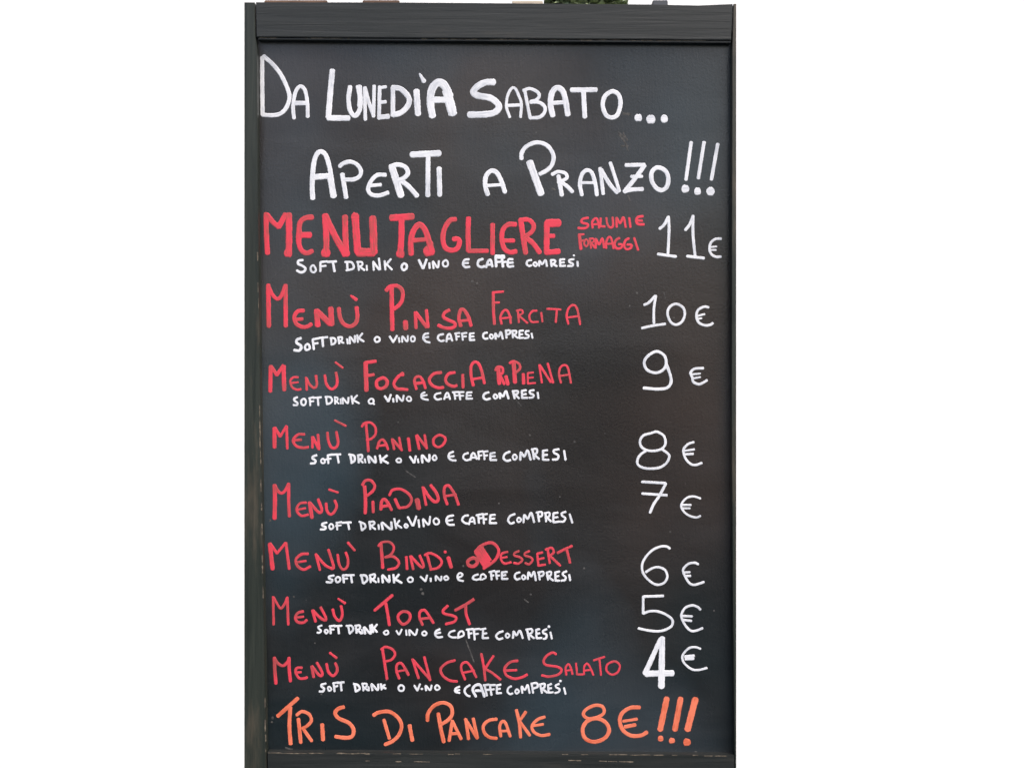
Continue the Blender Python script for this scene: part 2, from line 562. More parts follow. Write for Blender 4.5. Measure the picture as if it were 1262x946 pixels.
lettering('dish_note_lettering', NOTE % 'MENU TAGLIERE', M_WHITE,
 (310, 250, Z2, '''18:398,446 366,451 362,474 395,490 419,510 409,533 380,541 353,526;
 c15:480,486 460,502 463,530 484,541 500,520; 16:535,462 535,533; 16:537,461 588,456; 15:540,494 578,490;
 17:590,460 658,456; 18:632,462 645,533; 16:742,458 746,525; 16:728,460 775,462 794,490 787,514 738,525;
 14:826,462 835,525; 14:820,460 858,462 860,485 836,496; 15:838,496 878,524; 14:895,487 897,524;
 15:946,458 950,524; 16:946,458 992,520; 15:990,432 1000,518; 15:1035,452 1040,520; 15:1083,438 1046,482; 15:1050,478 1092,520;
 c17:1185,472 1166,496 1180,524 1204,510 1206,486'''),
 (480, 250, ZF, '''15:190,370 215,424; 15:240,367 219,424; 13:258,390 260,424; 12:285,424 282,380 312,420 320,377;
 c12:365,372 346,387 351,410 374,410 378,387; 14:515,366 487,371 476,395 490,417 520,415; 13:480,392 510,390;
 15:604,364 577,376 573,404 594,417 615,412; 15:626,417 640,377 655,372 666,413; 13:632,402 662,400;
 16:688,355 691,413; 26:688,350 742,350; 14:692,385 718,382; 16:728,360 735,413; 13:737,385 755,382;
 14:798,366 770,369 768,411 803,411; 13:770,390 800,388;
 13:920,371 896,376 889,398 905,410 920,405; c12:945,386 931,398 945,411 957,400; 13:970,410 971,377 990,397 1010,372 1020,411;
 13:1045,372 1050,411; 12:1045,371 1073,373 1070,390 1052,396; 13:1055,396 1084,411; 13:1105,368 1106,410; 13:1105,368 1135,366; 12:1105,389 1132,386; 13:1106,410 1140,408;
 13:1194,366 1166,371 1166,385 1189,396 1185,409 1156,410; 13:1218,380 1220,411; d13:1195,341'''), gap=6.0, reads='SOFT DRINK O VINO E CAFFE COMRESI')
lettering('price_lettering', 'white price 11 euro', M_WHITE,
 (700, 250, ZG, '''21:680,191 712,162 743,104; 20:743,102 748,200 740,378; 20:667,380 798,398;
 21:870,200 900,162 927,98; 20:926,100 926,240 941,394; 20:882,395 1006,410;
 18:1133,266 1090,269 1056,300 1049,350 1066,385 1100,401 1133,398; 13:1055,328 1100,324; 13:1055,350 1095,349'''), gap=60)

lettering('dish_name_lettering', 'red capitals reading MENU PINSA FARCITA', M_RED,
 (310, 340, ZH, '''30:118,66 122,355; 24:120,68 145,128 180,163 210,140 238,66; 28:240,66 242,355;
 26:368,245 326,251 302,290 316,338 360,361 395,357 422,341; 22:320,308 360,304;
 36:460,242 468,352; 36:464,248 556,340; 36:560,228 566,344;
 27:616,228 625,290 650,338 695,357 735,334 748,290 742,222; 16>24:705,142 740,168;
 29:990,78 992,230 995,380; 26:952,103 980,76 1030,72 1064,102 1067,160 1045,203 1008,234;
 33:1088,322 1090,374; 22:1158,258 1162,368; 24:1160,258 1238,362; 22:1236,242 1247,362'''),
 (510, 340, ZH, '''22:250,241 217,261 209,290 240,310 283,330 294,350 265,369 215,367 172,349;
 23:332,355 318,300 330,242 355,242 385,290 404,352; 18:320,320 390,312;
 20:561,118 562,220 569,338; 16:556,118 632,111; 15:560,190 603,188;
 16:620,338 612,290 635,247 660,247 680,290 685,333; 13:614,301 690,293; 14:735,248 742,328; 13:727,246 763,242 769,264 742,280; 14:742,282 803,333;
 14:868,246 836,251 816,285 831,324 878,325; 14:900,260 909,323; 14:942,233 1038,238; 15:1011,240 1003,326;
 15:1092,338 1080,290 1090,237 1120,207 1149,222 1165,280 1175,342; 13:1080,296 1165,284'''), gap=14, reads='MENU PINSA FARCITA')
lettering('dish_note_lettering', NOTE % 'MENU PINSA FARCITA', M_WHITE,
 (310, 340, ZH, '''18:348,441 321,451 319,474 345,490 351,509 335,528 302,525; c15:395,481 377,500 386,524 410,514 408,492;
 15:432,448 440,518; 15:432,449 474,441; 14:440,480 469,475; 15:474,440 537,433; 16:500,442 505,498;
 13:561,442 565,484; 14:556,440 584,441 594,460 584,479 563,485; 14:612,437 620,478; 13:610,435 638,434 637,454 620,461; 13:624,460 650,474;
 14:675,447 680,478; 13:695,479 696,432 728,468 730,422; 14:746,417 752,468; 14:783,407 756,440; 14:758,442 793,464;
 c13:885,431 869,448 881,467 904,459 904,440; p14:976,427 1001,468 1028,422; 13:1041,437 1045,468; 12:1065,467 1066,427 1099,464 1105,422;
 c12:1140,426 1126,440 1131,461 1149,461 1154,440'''),
 (510, 340, ZH, '''14:104,406 76,413 66,440 85,464 113,470; 13:72,437 104,431;
 14:209,411 176,421 171,445 190,461 214,456; 14:230,464 238,422 255,412 271,458; 13:236,446 265,442;
 13:296,407 302,453; 13:292,408 324,403; 12:300,430 322,428; 13:341,407 346,453; 13:337,408 374,403; 12:345,430 370,428;
 14:396,408 396,455; 13:396,408 424,405; 12:396,430 424,428; 14:396,455 429,452;
 14:519,401 496,406 489,428 501,444 524,442; c12:545,413 536,430 550,444 562,428; 14:578,444 576,407 598,430 614,397 628,444;
 14:651,388 655,438; 14:647,386 678,387 678,407 657,415; 13:696,391 700,436; 13:692,390 723,389 721,409 702,415; 13:704,416 734,438;
 13:746,390 746,439; 13:746,389 774,386; 12:746,415 769,412; 13:746,440 774,437;
 13:814,389 791,393 793,412 811,420 807,437 781,440; 13:832,407 838,438'''), **words('SOFTDRINK', 'COMPRESI'))
lettering('price_lettering', 'white price 10 euro', M_WHITE,
 (770, 350, ZJ, '''21:162,173 200,155 254,98; 20:258,97 242,210 242,328; 20:142,367 240,346 338,332;
 c20:425,166 371,195 356,250 381,314 425,339 475,314 499,255 484,196;
 20:697,194 660,189 611,216 596,265 615,319 665,344 710,340 733,326; 16:607,266 664,251; 15:612,290 639,285'''), gap=60)

lettering('dish_name_lettering', 'thin red capitals reading MENU FOCACCIA RIPIENA', M_RED,
 (310, 430, ZH, '''26:135,122 132,298; 23:138,122 178,184; 23:178,184 224,117; 28:226,120 231,290;
 15:329,200 296,201 273,226 286,269 320,287 348,284; 13:282,240 329,235; 16:385,202 390,288; 17:387,206 410,250 440,274 461,254 455,188;
 18:518,187 530,250 565,284 600,259 605,215 596,168; 14:593,94 644,134;
 29:806,98 812,292; 22:804,97 878,86; 20:814,190 863,181; c22:920,206 886,226 886,265 915,281 949,264 959,230 941,207;
 20:1068,172 1031,201 1006,245 1026,279 1070,284 1103,288; d27:1066,178; 18:1165,284 1151,230 1161,201 1190,196 1214,230 1229,278; 20:1158,245 1222,236'''),
 (510, 430, ZH, '''20:193,166 141,176 109,215 126,254 170,274 208,272; 20:289,166 246,176 223,215 241,249 280,264 303,258; 20:345,182 348,272;
 20:420,258 405,190 405,122 430,92 459,107 480,160 499,242; 17:407,215 495,201;
 27:597,132 604,245; 17:577,150 591,127 624,132 629,164 608,185; 18:612,190 638,248; 24:651,195 664,248;
 27:706,102 715,235; 17:677,100 705,87 744,106 749,140 717,170; 22:773,178 776,243;
 13:805,172 806,244; 13:806,170 844,166; 12:806,206 844,201; 13:806,245 859,240;
 14:886,112 905,238; 16:890,114 968,234; 15:946,102 984,238;
 15:1040,239 1026,180 1036,131 1065,114 1089,136 1110,239; 13:1031,191 1104,181'''), gap=8, reads='MENU FOCACCIA RIPIENA')
lettering('dish_note_lettering', NOTE % 'MENU FOCACCIA RIPIENA', M_WHITE,
 (310, 430, ZH, '''14:323,341 301,351 306,368 324,380 321,396 296,396; c13:370,351 351,366 356,394 377,394 384,369;
 13:411,348 415,398; 13:407,348 438,341; 12:414,372 439,368; 13:437,346 493,341; 13:468,347 472,398;
 12:526,338 532,389; 13:520,338 558,341 569,365 554,384 532,390; 11:589,342 591,387; 11:587,340 608,346 606,364 593,369; 11:596,370 617,386;
 10:628,352 631,387; 12:646,387 644,347 679,384 685,342; 13:706,332 715,387; 13:746,327 717,360; 13:720,362 760,384;
 c12:845,351 826,370 841,387 861,379 861,359; 11:855,384 868,390; 14:941,332 965,370; 14:984,322 968,370; 13:1000,350 1003,374;
 13:1028,371 1027,328 1064,367 1075,328; c11:1110,336 1096,350 1106,367 1127,364 1124,343; 13:1224,306 1201,321 1206,349 1248,360; 12:1203,333 1239,326'''),
 (510, 430, ZH, '''13:189,311 156,319 146,340 165,357 194,352; 13:215,354 226,319 240,310 256,354; 12:220,341 254,338;
 13:285,308 292,353; 13:273,306 318,304; 12:291,330 312,328; 13:321,312 328,358; 13:317,306 354,304; 12:327,332 350,330;
 13:375,308 372,352; 13:375,308 409,306; 12:374,330 404,328; 13:372,352 414,350;
 15:529,306 501,316 491,340 511,357 539,350; c13:575,321 563,335 575,351 591,338; 15:610,348 606,313 630,335 650,298 669,350;
 15:701,298 712,348; 14:697,299 734,297 734,314 714,322; 14:718,324 744,349; 14:763,296 765,345; 14:763,296 794,291; 13:766,322 794,318; 14:765,345 804,345;
 14:849,291 821,296 823,314 847,325 841,341 816,345; 14:875,307 880,348'''), **words('SOFTDRINK', 'COMRESI'))
lettering('price_lettering', 'white price 9 euro', M_WHITE,
 (770, 350, ZJ, '''c22:265,561 191,600 161,655 186,714 255,739 319,714 344,660 329,596; 23:345,665 379,760 384,820 350,864 270,874 158,865;
 20:653,700 580,706 547,740 561,775 571,814 615,834 655,819 684,800; 15:562,752 628,745; 15:572,785 628,775'''), gap=20, reads='9 euro')

lettering('dish_name_lettering', 'thin red capitals reading MENU PANINO', M_REDT,
 (320, 510, ZH, '''26:104,100 105,235; 21:107,98 145,158; 18:145,158 189,87; 18:190,88 195,243;
 18:316,144 271,146 236,185 256,224 300,239 343,235; 17:233,188 294,181; 17:372,162 373,238; 20:374,164 418,246; 18:412,147 420,248;
 18:478,132 486,190 505,234 535,239 554,205 542,127; 15:532,46 608,84;
 18:751,72 762,180 768,262; 16:722,89 741,66 785,62 818,96 817,145 790,174 757,185;
 17:830,243 846,195 870,182 890,205 907,248; 16:837,225 898,220; 17:936,178 950,248; 18:938,180 1006,256; 17:986,168 1000,248;
 20:1051,173 1061,257; 18:1107,152 1128,248; 18:1112,152 1182,242; 17:1166,150 1180,243'''),
 (510, 510, ZH, '''c17:175,150 141,175 141,214 170,234 204,219 224,180 205,156'''), gap=14, reads='MENU PANINO')
lettering('dish_note_lettering', NOTE % 'MENU PANINO', M_WHITE,
 (320, 510, ZH, '''15:403,291 376,301 373,315 394,328 389,346 360,350; c12:445,316 433,330 441,347 459,344 459,327;
 14:481,292 485,348; 14:480,292 518,286; 13:468,322 504,315; 14:508,288 572,285; 14:549,292 558,343;
 15:641,290 650,344; 15:632,286 667,296 671,328 648,345; 14:696,293 700,343; 14:692,292 723,291 721,314 702,320; 13:706,322 729,343;
 12:742,317 748,343; 15:775,343 769,298 818,343 815,298; 15:849,292 858,343; 15:900,293 864,322; 15:866,324 908,348;
 c12:985,313 966,325 976,341 997,339 999,323; 15:1062,302 1089,343; 15:1104,297 1093,343; 13:1118,317 1122,343;
 15:1150,343 1149,293 1194,334 1200,288; c12:1238,291 1221,310 1233,327 1251,315'''),
 (510, 510, ZH, '''14:279,266 251,281 246,310 270,327 297,328; 13:248,303 284,298; 13:384,276 356,286 349,310 370,327 394,322;
 14:400,324 409,287 425,277 445,318; 13:404,308 438,308; 13:456,268 460,320; 13:453,268 488,263; 12:460,295 480,292;
 13:493,268 500,320; 13:492,267 524,263; 12:500,295 520,292; 14:541,280 541,325; 13:541,279 574,273; 13:542,300 574,298; 14:541,325 584,325;
 15:679,266 646,281 633,310 655,331 684,325; c13:712,286 699,305 712,324 729,305; 15:752,324 756,272 780,300 804,258 825,323;
 15:839,253 850,318; 14:833,250 868,247 868,274 852,287; 15:854,290 884,317; 15:913,260 913,322; 14:913,260 944,256; 14:914,292 944,288; 14:913,323 954,324;
 15:1024,249 991,256 991,274 1021,292 1014,319 982,322; 15:1062,260 1072,323'''), **words('SOFT DRINK', 'COMRESI'))
lettering('price_lettering', 'white price 8 euro above the 7', M_WHITE,
 (770, 520, ZO, '''c21:280,86 230,101 166,121 136,170 151,224 205,254 270,257 330,240 364,195 354,131 320,101;
 21:330,241 384,280 399,310 375,364 320,404 240,417 165,409 116,379 116,330 146,286 188,259;
 20:618,179 570,196 531,235 526,270 546,329 590,374 635,384 690,366; 18:540,257 623,244; 20:540,289 612,284'''), gap=60)

lettering('dish_name_lettering', 'thin red capitals reading MENU PIADINA', M_REDT,
 (320, 585, ZH, '''27:105,74 108,180 105,306; 20:108,76 130,115 155,129 180,110 204,64; 21:205,62 205,180 210,292;
 17:328,196 286,201 261,235 271,269 300,289 343,280; 14:272,245 324,235; 25:352,196 369,300; 19:357,198 400,248 425,267 439,245 413,172;
 18:469,202 476,254 500,279 529,259 544,220 531,182; 15:490,103 553,124;
 23:741,80 748,180 746,270; 19:727,70 746,42 785,40 813,76 799,114 755,150; 20:800,188 803,263;
 21:856,243 861,191 880,172 904,195 932,246; 20:862,225 912,216;
 18:917,143 940,107 1000,102 1059,141 1073,185 1044,224 987,234; 21:957,172 985,232; 32:1113,176 1124,235'''),
 (510, 585, ZH, '''17:62,85 86,213; 21:66,92 108,155 148,190 172,176 160,130 120,74;
 19:236,208 216,150 216,92 240,74 264,97 294,150 315,210; 16:220,150 298,139'''), gap=14, reads='MENU PIADINA')
lettering('dish_note_lettering', NOTE % 'MENU PIADINA', M_WHITE,
 (320, 585, ZH, '''14:474,336 442,346 446,360 467,368 459,384 430,385; c12:505,346 491,362 501,384 519,374 519,356;
 13:546,338 548,386; 13:542,338 579,333; 12:538,360 575,355; 14:583,338 646,335; 14:625,342 632,383;
 13:713,338 722,389; 14:704,330 739,346 747,370 722,391; 14:775,333 782,383; 13:772,332 808,331 807,349 784,360; 13:788,362 818,384;
 13:840,352 843,383; 15:870,386 866,338 928,384 930,333; 13:951,308 965,378; 13:988,322 966,350; 13:970,352 1003,374;
 c13:1035,346 1023,358 1035,374 1047,362; 14:1047,297 1080,358; 14:1107,292 1086,358; 13:1122,317 1128,368; 13:1160,364 1156,313 1194,351 1205,293'''),
 (510, 585, ZH, '''c12:155,306 139,325 151,349 174,344 177,321; 14:279,286 241,296 229,325 246,351 284,352; 13:233,325 274,318;
 14:384,286 356,291 341,318 360,339 384,344; 13:390,349 401,311 420,302 431,344; 12:394,330 428,330;
 14:455,283 460,339; 14:443,285 489,276; 13:459,308 480,305; 13:490,287 495,343; 13:484,281 519,276; 13:494,315 515,312;
 14:541,285 537,340; 14:541,285 574,281; 13:540,312 571,308; 14:537,341 584,340;
 14:714,276 681,291 666,320 685,344 709,335; c12:742,301 729,318 740,334 759,318; 14:775,334 781,283 805,310 829,268 850,333;
 14:876,267 885,328; 14:868,265 903,263 904,289 882,298; 14:931,272 935,328; 13:925,270 958,266 957,291 937,300; 14:940,302 969,328;
 14:986,272 986,335; 14:986,272 1019,266; 13:987,302 1018,298; 14:986,335 1029,330; 14:1074,261 1046,271 1049,289 1071,305 1059,329 1036,330; 14:1101,277 1120,338'''), gap=4.2, reads='SOFT DRINK_O_VINO E CAFFE COMPRESI')
lettering('price_lettering', 'white price 7 euro with a crossed seven', M_WHITE,
 (770, 520, ZO, '''22:153,535 365,547; 23:368,550 310,660 262,730 226,810; 22:155,640 377,655;
 18:678,684 620,666 561,676 516,720 506,760 531,804 580,839 640,854 678,840; 18:515,742 592,742; 17:520,772 583,772'''), gap=60)

lettering('dish_name_lettering', 'thin red capitals reading MENU BINDI O DESSERT with a filled in D', M_REDT,
 (320, 655, ZH, '''28:72,88 91,260; 18:75,82 122,153; 17:122,153 184,77; 19:185,78 209,262;
 18:343,156 296,159 256,195 266,239 310,267 358,245; 15:268,215 327,206; 18:397,158 425,268; 18:400,163 460,233 512,262; 18:486,127 522,245 512,262;
 17:551,162 562,230 590,267 619,245 624,195 609,147; 17:624,77 671,130;
 21:858,90 870,255; 16:840,99 866,74 920,74 949,111 929,159 887,180; 17:888,180 945,176 984,215 964,254 908,267;
 18:1036,177 1042,263; 17:1065,172 1085,263; 18:1070,174 1140,248 1158,238 1131,167'''),
 (510, 655, ZH, '''18:96,172 120,262; 17:78,164 115,151 169,176 197,215 170,254 118,267; 25:243,182 264,250; d19:222,142;
 c23:415,186 383,205 386,234 420,244 449,219 439,191; 22:437,147 497,242; 20:450,140 510,232; 24:454,134 514,228; 24:468,120 528,214; 18:482,110 540,200; 20:434,140 480,97 545,77 589,107 599,150 570,204 495,258;
 15:663,141 621,156 616,195 640,224 688,215; 14:620,185 659,178; 15:743,136 711,151 711,168 749,180 767,200 740,224 707,220;
 15:818,136 786,151 786,168 824,180 839,200 815,229 787,220; 15:872,156 880,238; 15:872,155 908,146; 14:877,195 919,186; 15:880,240 928,232;
 16:946,125 960,222; 16:932,125 974,114 989,145 962,170; 17:966,174 1033,238; 17:1017,149 1070,122 1118,101; 18:1081,128 1104,219'''), gap=11, reads='MENU BINDI DESSERT')
lettering('dish_note_lettering', NOTE % 'MENU BINDI', M_WHITE,
 (320, 655, ZH, '''14:524,309 491,316 491,330 514,340 504,357 472,355; c13:550,319 536,335 546,357 567,347 567,326;
 14:588,308 595,358; 14:587,308 619,306; 13:592,332 620,330; 14:618,308 666,306; 14:645,312 652,358;
 14:718,308 730,363; 15:713,308 749,310 761,340 737,364; 14:780,308 785,356; 14:778,308 813,301 809,329 790,335; 14:794,337 824,356;
 12:838,327 840,356; 15:870,358 869,308 914,354 915,308; 15:945,303 950,358; 15:984,302 957,335; 15:960,337 1003,360;
 c12:1065,321 1046,335 1056,354 1079,351 1081,331; 13:1137,317 1169,348; 13:1184,307 1172,348; 13:1208,327 1210,350'''),
 (510, 655, ZH, '''12:155,343 156,312 189,344 195,314; c12:230,313 213,325 225,341 244,330; 13:307,325 334,316 344,301 325,291 309,311 316,339 348,348;
 13:454,301 426,311 416,330 440,339 462,334; 12:470,338 475,307 494,301 509,322 482,338; 14:545,287 550,338; 14:533,285 573,276; 13:545,312 565,308;
 14:580,288 588,333; 13:575,283 604,279; 13:585,312 605,308; 14:622,288 623,332; 14:622,287 658,283; 13:624,310 649,305; 14:623,333 664,332;
 14:749,286 721,296 713,320 728,337 750,330; c12:775,306 763,320 775,337 789,322; 14:805,334 811,287 830,315 849,283 862,343;
 14:882,288 890,338; 14:878,288 913,283 914,307 892,315; 14:940,288 948,338; 13:937,288 969,283 967,307 947,315; 14:950,317 984,344;
 14:999,288 1001,345; 14:999,287 1029,281; 13:1001,318 1024,312; 14:1001,345 1029,345; 14:1079,279 1053,291 1056,307 1074,320 1067,341 1043,345; 14:1098,302 1105,343'''), **words('SOFT DRINK', 'COMPRESI'))
lettering('price_lettering', 'white price 6 euro', M_WHITE,
 (770, 660, ZO, '''20:404,114 375,96 320,96 251,126 191,185 156,255 161,325 201,384 260,429 310,437 359,414 381,365 364,311 325,286 280,281 236,295 188,325;
 20:659,254 625,241 571,251 529,290 523,320 546,374 580,424 620,439 670,427 710,413; 18:535,328 583,325; 20:540,360 588,358'''), gap=60)

lettering('dish_name_lettering', 'thin red capitals reading MENU TOAST', M_REDT,
 (320, 725, ZH, '''17:95,58 98,253; 16:99,62 125,110 150,139 175,110 193,64; 18:195,62 202,252;
 18:308,161 271,171 251,205 271,237 310,239 333,221; 15:267,203 309,198; 19:373,153 395,232; 18:377,153 420,199 460,224 467,205 431,132;
 18:516,147 530,195 560,227 579,205 584,170 575,122; 13>18:556,72 603,103; 20:814,153 938,47; 20:891,104 905,180 917,257;
 c19:1015,161 981,186 981,219 1010,251 1044,239 1064,205 1054,171'''),
 (510, 725, ZH, '''18:61,257 39,200 46,161 75,152 99,180 138,243; 17:42,215 119,206; 18:239,121 206,155 216,177 270,190 299,205 284,234 227,250;
 20:293,153 360,116 423,76; 19:366,118 370,180 394,252'''), gap=14, reads='MENU TOAST')
lettering('dish_note_lettering', NOTE % 'MENU TOAST', M_WHITE,
 (320, 725, ZH, '''13:439,259 413,271 421,285 434,298 424,311 407,310; c12:470,289 459,300 470,317 484,302; 14:499,265 502,316; 14:495,265 529,262; 13:501,290 524,288;
 14:528,265 580,262; 14:555,270 560,316; 14:626,267 635,313; 14:613,263 649,263 661,290 637,317; 14:680,265 685,313; 14:675,262 709,261 704,287 688,292; 15:692,294 718,316;
 12:722,287 728,316; 15:745,318 739,273 784,317 780,258; 15:793,253 802,308; 14:829,253 807,280; 14:808,282 829,306;
 c12:895,296 876,310 890,324 909,317 907,301; 12:966,297 985,323 1004,287; 12:1035,292 1038,328; 13:1060,328 1059,293 1099,327 1114,287;
 c12:1165,301 1149,312 1153,327 1172,329 1180,314'''),
 (510, 725, ZH, '''14:184,286 156,301 151,325 170,344 203,340; 13:153,318 189,310; 13:289,296 259,306 246,328 270,344 299,344;
 13:312,348 319,311 344,301 352,329 318,345; 14:385,293 390,348; 14:373,290 418,285; 13:389,318 410,315; 14:425,298 430,360; 14:418,290 463,283; 13:429,322 455,318;
 13:489,290 486,350; 13:470,288 508,282; 13:489,320 515,315; 13:486,350 527,348;
 14:629,301 601,311 581,335 600,357 627,350; c12:660,316 649,332 660,347 677,332; 14:700,349 706,303 725,330 749,297 770,350;
 14:801,293 815,358; 14:793,290 833,286 834,311 812,322; 14:816,324 849,350; 14:864,292 868,350; 14:864,291 889,286; 13:867,320 889,315; 14:868,350 904,348;
 14:939,286 913,299 916,314 937,325 934,349 917,355; 13:965,307 975,353; d17:955,268'''), **words('SOFT_DRINK', 'COMRESI'))
lettering('price_lettering', 'white price 5 euro', M_WHITE,
 (770, 660, ZO, '''22:345,538 168,544; 21:165,544 164,696; 21:166,696 220,676 290,676 370,706 424,750 424,800 380,834 310,854 220,849 123,829;
 20:678,661 650,636 600,623 541,646 509,700 511,740 541,799 590,849 640,849 698,826; 20:520,718 602,721; 20:525,753 597,762'''), gap=60)

lettering('dish_name_lettering', 'thin red capitals reading MENU PANCAKE SALATO', M_REDT,
 (320, 785, ZF, '''20:95,133 98,210 105,297; 18:97,136 115,165 150,184 180,160 190,136; 20:190,133 191,200 199,282;
 16:273,196 241,199 233,225 256,264 298,264 306,257; 14:237,228 269,225; 17:336,187 350,257; 17:340,187 380,239 400,249 404,225 371,164;
 17:433,172 446,224 475,249 499,225 501,195 490,167; 14:454,99 499,134;
 17:796,78 810,170 825,267; 15:787,78 815,62 859,77 877,110 854,144 817,155; 16:904,267 886,215 891,176 915,167 939,195 964,243; 13:887,221 949,211;
 16:990,142 1029,263; 16:994,146 1103,272; 16:1066,127 1105,277'''),
 (540, 785, ZF, '''16:108,149 55,166 16,205 31,249 75,279 122,285; 15:174,273 149,205 156,171 185,162 214,195 247,258; 13:157,230 234,215;
 16:279,107 295,190 305,277; 15:358,120 302,205; 15:302,202 350,230 403,273;
 16:515,151 466,161 431,200 441,244 490,267 540,259 576,241; 14:437,215 508,212;
 15:764,109 740,99 701,121 683,155 701,179 770,190 799,210 780,239 720,254 672,246;
 13:830,243 826,195 845,174 860,200 870,238; 11:829,216 868,210; p12:893,168 900,240 938,240; 12:945,238 946,190 965,170 985,195 1005,243; 11:947,215 995,210;
 13:1008,149 1078,126; 12:1045,147 1055,243; c13:1135,156 1096,176 1091,214 1125,241 1164,224 1177,185 1160,161'''), gap=13, reads='MENU PANCAKE SALATO')
lettering('dish_note_lettering', NOTE % 'MENU PANCAKE SALATO', M_WHITE,
 (320, 785, ZF, '''13:429,299 401,306 401,320 417,330 411,349 387,350; c11:450,319 441,330 451,347 464,335; 13:479,298 485,348; 13:475,298 508,291; 12:483,320 505,315;
 13:503,295 546,290; 13:525,300 530,343; 13:615,303 622,350; 13:608,300 639,311 647,335 622,351; 12:668,303 672,343; 12:663,300 693,301 691,319 672,325; 12:676,327 704,343;
 11:705,320 708,343; 13:730,343 726,303 764,341 768,303; 13:785,300 790,338; 13:811,307 793,321; 13:794,323 817,331;
 c12:915,309 899,325 906,344 929,344 934,321; 12:1002,312 1020,343; 12:1039,302 1022,343; d13:1051,333; 12:1078,343 1076,313 1104,341 1114,310;
 c11:1150,309 1136,325 1148,341 1167,328'''),
 (540, 785, ZF, '''12:139,319 113,331 111,351 139,360; 12:114,345 139,340; 13:204,309 179,326 171,350 186,374 204,381; 16:244,382 223,340 240,312 270,307 285,340 299,382; 16:242,345 288,345;
 13:301,313 315,376; 13:293,310 329,306; 13:312,340 330,338; 13:336,315 345,373; 13:333,310 369,308; 12:343,338 362,335; 13:380,312 380,362; 13:380,311 404,306; 12:381,335 402,332; 13:380,362 409,360;
 12:474,316 456,326 449,350 465,367 483,362; c11:510,336 499,350 508,364 524,350; 12:545,360 541,318 562,340 579,308 592,360;
 12:606,303 615,360; 13:603,300 638,296 644,319 620,330; 12:661,308 672,360; 13:658,305 689,301 687,324 670,332; 13:674,334 707,358;
 12:712,310 715,358; 12:712,310 734,301; 12:714,332 734,328; 12:715,358 744,355; 12:784,301 761,311 766,324 787,335 779,354 757,360; 12:815,327 825,366; d15:792,282'''), gap=4.2, reads='SOFT DRINK O VINO E_CAFFE COMPRESI')
lettering('price_lettering', 'thick white price 4 euro', M_WHITE,
 (770, 770, ZO, '''36>44:320,125 250,280 182,430; 46>56:336,118 332,300 328,550; 52:190,434 430,429;
 19:678,211 630,196 576,206 526,255 516,300 541,349 600,394 660,401 735,383; 24:540,281 620,274; 26:545,302 615,298'''), gap=60)

lettering('special_offer_lettering', 'orange capitals reading TRIS DI PANCAKE 8 euro with three exclamation marks', M_ORANGE,
 (320, 845, ZT, '''20:100,167 140,131 212,67; 20:170,118 165,220 172,321; 19:215,183 228,312; 17:206,160 235,141 274,156 287,190 265,219 237,235; 18:242,238 288,303;
 21:347,212 352,299; 20:468,116 436,126 419,150 440,179 495,204 521,240 514,277 480,287 421,280;
 18:690,187 720,290; 19:633,161 662,146 720,142 769,176 788,220 774,269 740,304 697,324; 20:832,217 848,302;
 20:992,153 1005,230 1022,309; 19:932,190 936,150 971,107 1020,92 1061,112 1069,155 1045,189 1003,215;
 17:1070,192 1052,303; 17:1069,192 1119,293; 16:1058,265 1105,262; 17:1145,184 1160,293; 17:1142,184 1208,288; 17:1186,180 1210,288'''),
 (590, 845, ZT, '''17:98,183 55,191 26,220 31,259 60,284 98,290; 16:122,278 116,225 130,197 149,206 174,278; 13:120,250 165,248;
 17:209,133 225,205 232,283; 16:261,143 224,197; 16:225,192 283,273; 16:366,171 326,186 296,220 306,254 345,274 393,268; 14:303,220 357,212;
 c17:650,106 601,126 581,155 605,179 655,174 694,150 689,116; c20:655,179 601,196 577,240 591,289 640,309 699,289 724,245 704,201;
 20:893,118 840,121 796,151 783,195 801,244 845,274 900,274 933,256; 15:803,195 878,183; 19:813,226 868,215;
 30:1044,70 1008,240; 29:1121,70 1090,240; 33:1203,73 1160,240; d30:1010,290; d30:1073,302; d36:1157,310'''), gap=13, reads='TRIS DI PANCAKE price_8_euro_with_exclamation_marks')

# chalk flecks and faint scuffs on the black paint
for st in parse('''3:768,140 777,141; 2:762,163 769,169; 2.0:763,166 772,178; 2:768,164 773,173; 2:774,241 776,247; 2.2:680,232 684,234; d3:582,347; d2.6:588,349;
 d2.8:785,361; d2.2:776,377; d3:519,726; d3.6:521,731; d2.6:333,641; d2.4:362,735; d2.4:571,697; d2.4:653,536; d2.6:708,544; 1.6:646,738 651,742; d2.4:654,732;
 1.6:574,788 584,815; 1.5:500,580 512,588; d4.2:857.5,927; 2:765,180 774,180; d2:690,612; d2.4:720,700; d2.2:615,620; d2:650,562; 1.2:818,360 820,368;
 1.3:768,168 774,186; 1.4:636,493 642,500; d2:880,752; d2.2:826,655; d2:388,792; d2:396,855; d3:336,884; d2.4:335,889; 2:352,921 360,923; 1.6:412,924 420,926; d2:476,838''', 0, 0, 1.0):
    fl = Ink(thick=0.00008)
    fl.draw(st)
    sub('chalk_fleck', fl.bm, M_FAINT, PANEL)

